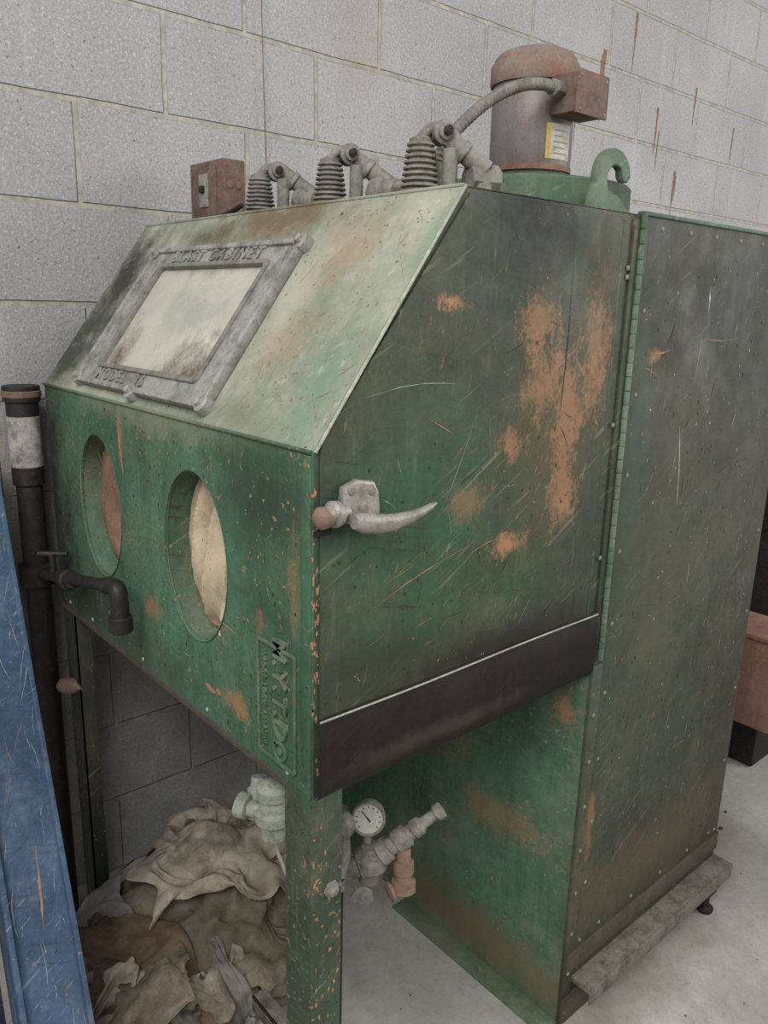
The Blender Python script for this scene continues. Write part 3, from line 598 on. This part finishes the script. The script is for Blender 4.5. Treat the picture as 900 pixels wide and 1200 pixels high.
lathe('valve_body_left',(.145,.10,.612),(.6,-.3,.2),[(-.04,.014),(-.036,.024),(-.015,.024),(-.01,.018),(.02,.018),(.022,.024),(.04,.024),(.042,.014)],m_castd,Pp,20)
lathe('valve_wheel',(.145,.06,.600),(-.5,-.8,-.1),[(0,.006),(.012,.006),(.014,.020),(.020,.020),(.022,.008)],m_cast,Pp,8)
a=V((.190,.068,.640));b=V((.283,.010,.722)); d=b-a
lathe('relief_valve',a,d,[(0,.013),(.004,.022),(.022,.022),(.024,.016),(.036,.016),(.038,.020),(.060,.020),(.064,.014),(.072,.013),(.074,.016),(.088,.016),(.094,.010),(.118,.010),(.122,.014),(.134,.014),(.136,.006)],m_castd,Pp,18)
lathe('copper_tee',(.222,.040,.645),(-.1,-.15,-1),[(-.01,.012),(.012,.013),(.014,.018),(.034,.018),(.036,.014),(.046,.014),(.048,.021),(.066,.021),(.068,.013)],m_brass,Pp,18)
lathe('copper_branch',(.222,.036,.585),(-1,.2,-.2),[(0,.013),(.022,.013),(.024,.017),(.03,.017),(.032,.01)],m_brass,Pp,16)
cyl('riser_pipe',(.115,.085,.0),(.115,.085,.62),.010,m_blackpipe,Pp)
tube('riser_bend',[(.115,.085,.60),(.118,.087,.625),(.14,.10,.64),(.15,.115,.67)],.012,m_castd,Pp)
cyl('supply_pipe',(.15,.14,.69),(.20,.30,.78),.012,m_castd,Pp)
# left wall pipe
Lp=empty('iron_standpipe'); px,py=-.035,1.035
cyl('pipe_column',(px,py,.0),(px,py,1.20),.028,m_blackpipe,Lp)
cyl('pipe_column_upper',(px,py,1.14),(px,py,1.33),.034,m_blackpipe,Lp)
cyl('pipe_cap',(px,py,1.325),(px,py,1.36),.039,m_blackpipe,Lp)
cyl('pipe_cap_ring',(px,py,1.335),(px,py,1.35),.041,m_rustbox,Lp)
cyl('pipe_label',(px,py,1.18),(px,py,1.295),.0348,m_wornsleeve,Lp)
lathe('pipe_coupling',(px,py,.90),(0,0,1),[(0,.032),(.004,.040),(.05,.040),(.054,.032)],m_blackpipe,Lp)
cyl('branch_pipe',(px,py,.926),(-.055,.53,1.045),.012,m_blackpipe,Lp)
lathe('branch_union',(-.045,.82,.975),(-.02,-.47,.12),[(0,.016),(.004,.022),(.03,.022),(.034,.018),(.06,.018)],m_blackpipe,Lp,8)
cyl('branch_valve_stem',(-.042,.90,.955),(-.042,.90,1.01),.007,m_blackpipe,Lp)
cyl('branch_valve_handle',(-.065,.92,1.01),(-.015,.88,1.01),.006,m_blackpipe,Lp)
tube('branch_elbow',[(-.055,.57,1.036),(-.055,.53,1.044),(-.055,.512,1.034),(-.055,.510,.985)],.016,m_blackpipe,Lp)
cyl('branch_elbow_collar',(-.055,.51,.965),(-.055,.51,.995),.021,m_blackpipe,Lp)
lathe('drain_cock',(-.02,.98,.66),(.4,-.7,.1),[(0,.016),(.02,.020),(.04,.018),(.05,.010),(.06,.008)],m_brass,Lp,18)
# ------------------------------------------------------------ rags object
ro=bpy.data.objects.new('rag_pile',rag_me); scene.collection.objects.link(ro)
for m in m_rags: rag_me.materials.append(m)
md=ro.modifiers.new('s','SUBSURF'); md.levels=1; md.render_levels=2
md=ro.modifiers.new('t','SOLIDIFY'); md.thickness=.0025
Bb=empty('low_stand_frame')
box('top_bar',.145,.178,.17,.42,.088,.094,m_ledge,Bb,.001)
box('top_bar_web',.145,.150,.17,.42,.055,.094,m_ledge,Bb,.001)
box('stand_foot',.148,.170,.18,.20,.0,.09,m_ledge,Bb,.001)
# ------------------------------------------------------------ blue beam
BB=empty('blue_steel_beam')
p0=V((-.197,.322,0));dd=V((.071,.535,.933)).normalized()
exx=V((1,0,0)); exx=(exx-dd*exx.dot(dd)).normalized(); nz=exx.cross(dd)
MB=Matrix.Identity(4)
for i,cv in enumerate((exx,dd,nz)):
    for j in range(3): MB[j][i]=cv[j]
for j in range(3): MB[j][3]=p0[j]
Lb=1.40
box('beam_web',-.125,0,.02,Lb,-.008,.0,m_blue,BB,.001,MB)
box('beam_flange_right',-.010,0,.02,Lb,-.06,.004,m_blue,BB,.001,MB)
box('beam_flange_left',-.125,-.115,.02,Lb,-.06,.018,m_blue,BB,.001,MB)
box('beam_rear_channel',-.23,-.14,.02,Lb,-.06,-.03,m_blued,BB,.001,MB)
scratches('beam_scratches',MB,[(-.06,.45,-.05,.6,.005)]+rl(14,-.11,-.01,.1,1.2,.08,.0012,1.5),m_tan,BB,.0006)
scratches('beam_scratches_pale',MB,rl(34,-.11,-.01,.1,1.2,.10,.0011,1.5),m_white,BB,.0007)
# ------------------------------------------------------------ right background
RB=empty('rusty_steel_beam')
box('beam_box',1.80,1.98,-.5,1.0,.28,.58,m_beam,RB,.006)
box('beam_lip',1.79,1.99,-.5,1.0,.575,.590,m_beam,RB,.003)
for i,y in enumerate((-.46,.85)): box('beam_support_%d'%i,1.83,1.95,y,y+.06,0,.28,m_rust,RB,.003)
SM=empty('scrap_machine_parts')
lathe('flywheel',(2.15,.42,.93),(-1,-.25,.05),[(-.03,.12),(-.03,.20),(.03,.20),(.03,.15),(.01,.145),(.01,.05),(.05,.045),(.06,.02)],m_blackpipe,SM,40)
box('machine_bed',2.05,2.7,.2,.9,.0,.80,m_blackpipe,SM,.01)
box('machine_head',2.2,2.6,.3,.8,.8,1.12,m_castd,SM,.02)
D=empty('floor_debris'); bm=bmesh.new()
for i in range(60):
    if i<30: x,y=R(1.45,1.78),R(.1,.6)
    else: x,y=R(.1,1.6),R(-.5,.3)
    if XD-.06<x<X2+.02 and y>-.08: continue
    s=R(.001,.003) if i>=30 else R(.002,.007)
    M=Matrix.Translation((x,y,s*.5))@Matrix.Rotation(R(0,3),4,'Z')@Matrix.Diagonal((s*R(.6,1.6),s,s*.8,1)); bmesh.ops.create_icosphere(bm,subdivisions=1,radius=1,matrix=M)
frombm('debris_bits',bm,m_band,D)
tube('hanging_wire',[(.62,1.085,2.8),(.63,1.085,2.2),(.64,1.085,1.75)],.0015,m_rust,empty('wall_wire'),4,6)
# ------------------------------------------------------------ lights
w=bpy.data.worlds.new('World'); scene.world=w; w.use_nodes=True
w.node_tree.nodes['Background'].inputs[0].default_value=(1,.985,.97,1); w.node_tree.nodes['Background'].inputs[1].default_value=.54
def area(name,loc,tgt,sx,sy,e,col=(1,1,1)):
    l=bpy.data.lights.new(name,'AREA'); l.shape='RECTANGLE'; l.size=sx; l.size_y=sy; l.energy=e; l.color=col
    o=bpy.data.objects.new(name,l); scene.collection.objects.link(o); o.location=loc
    o.rotation_euler=(V(tgt)-V(loc)).to_track_quat('-Z','Y').to_euler()
area('daylight_opening',(-2.2,-1.6,3.8),(.3,.5,1.0),2.4,2.2,185)
area('bay_door_light',(4.5,-3.2,2.4),(1.2,.3,.8),3,2.4,165)
# ------------------------------------------------------------ camera
cd=bpy.data.cameras.new('camera'); cam=bpy.data.objects.new('camera',cd); scene.collection.objects.link(cam); scene.camera=cam
cd.sensor_fit='VERTICAL'; cd.sensor_height=36; cd.lens=930/1200*36; cd.clip_start=.02
fw=V((.6386,.7289,-.2521)).normalized(); up=V((.1476,.2061,.9674)); up=(up-fw*up.dot(fw)).normalized(); rt=fw.cross(up)
M=Matrix.Identity(4)
for i,cv in enumerate((rt,up,-fw)):
    for j in range(3): M[j][i]=cv[j]
M.translation=V((-.581,-.804,1.548)); cam.matrix_world=M
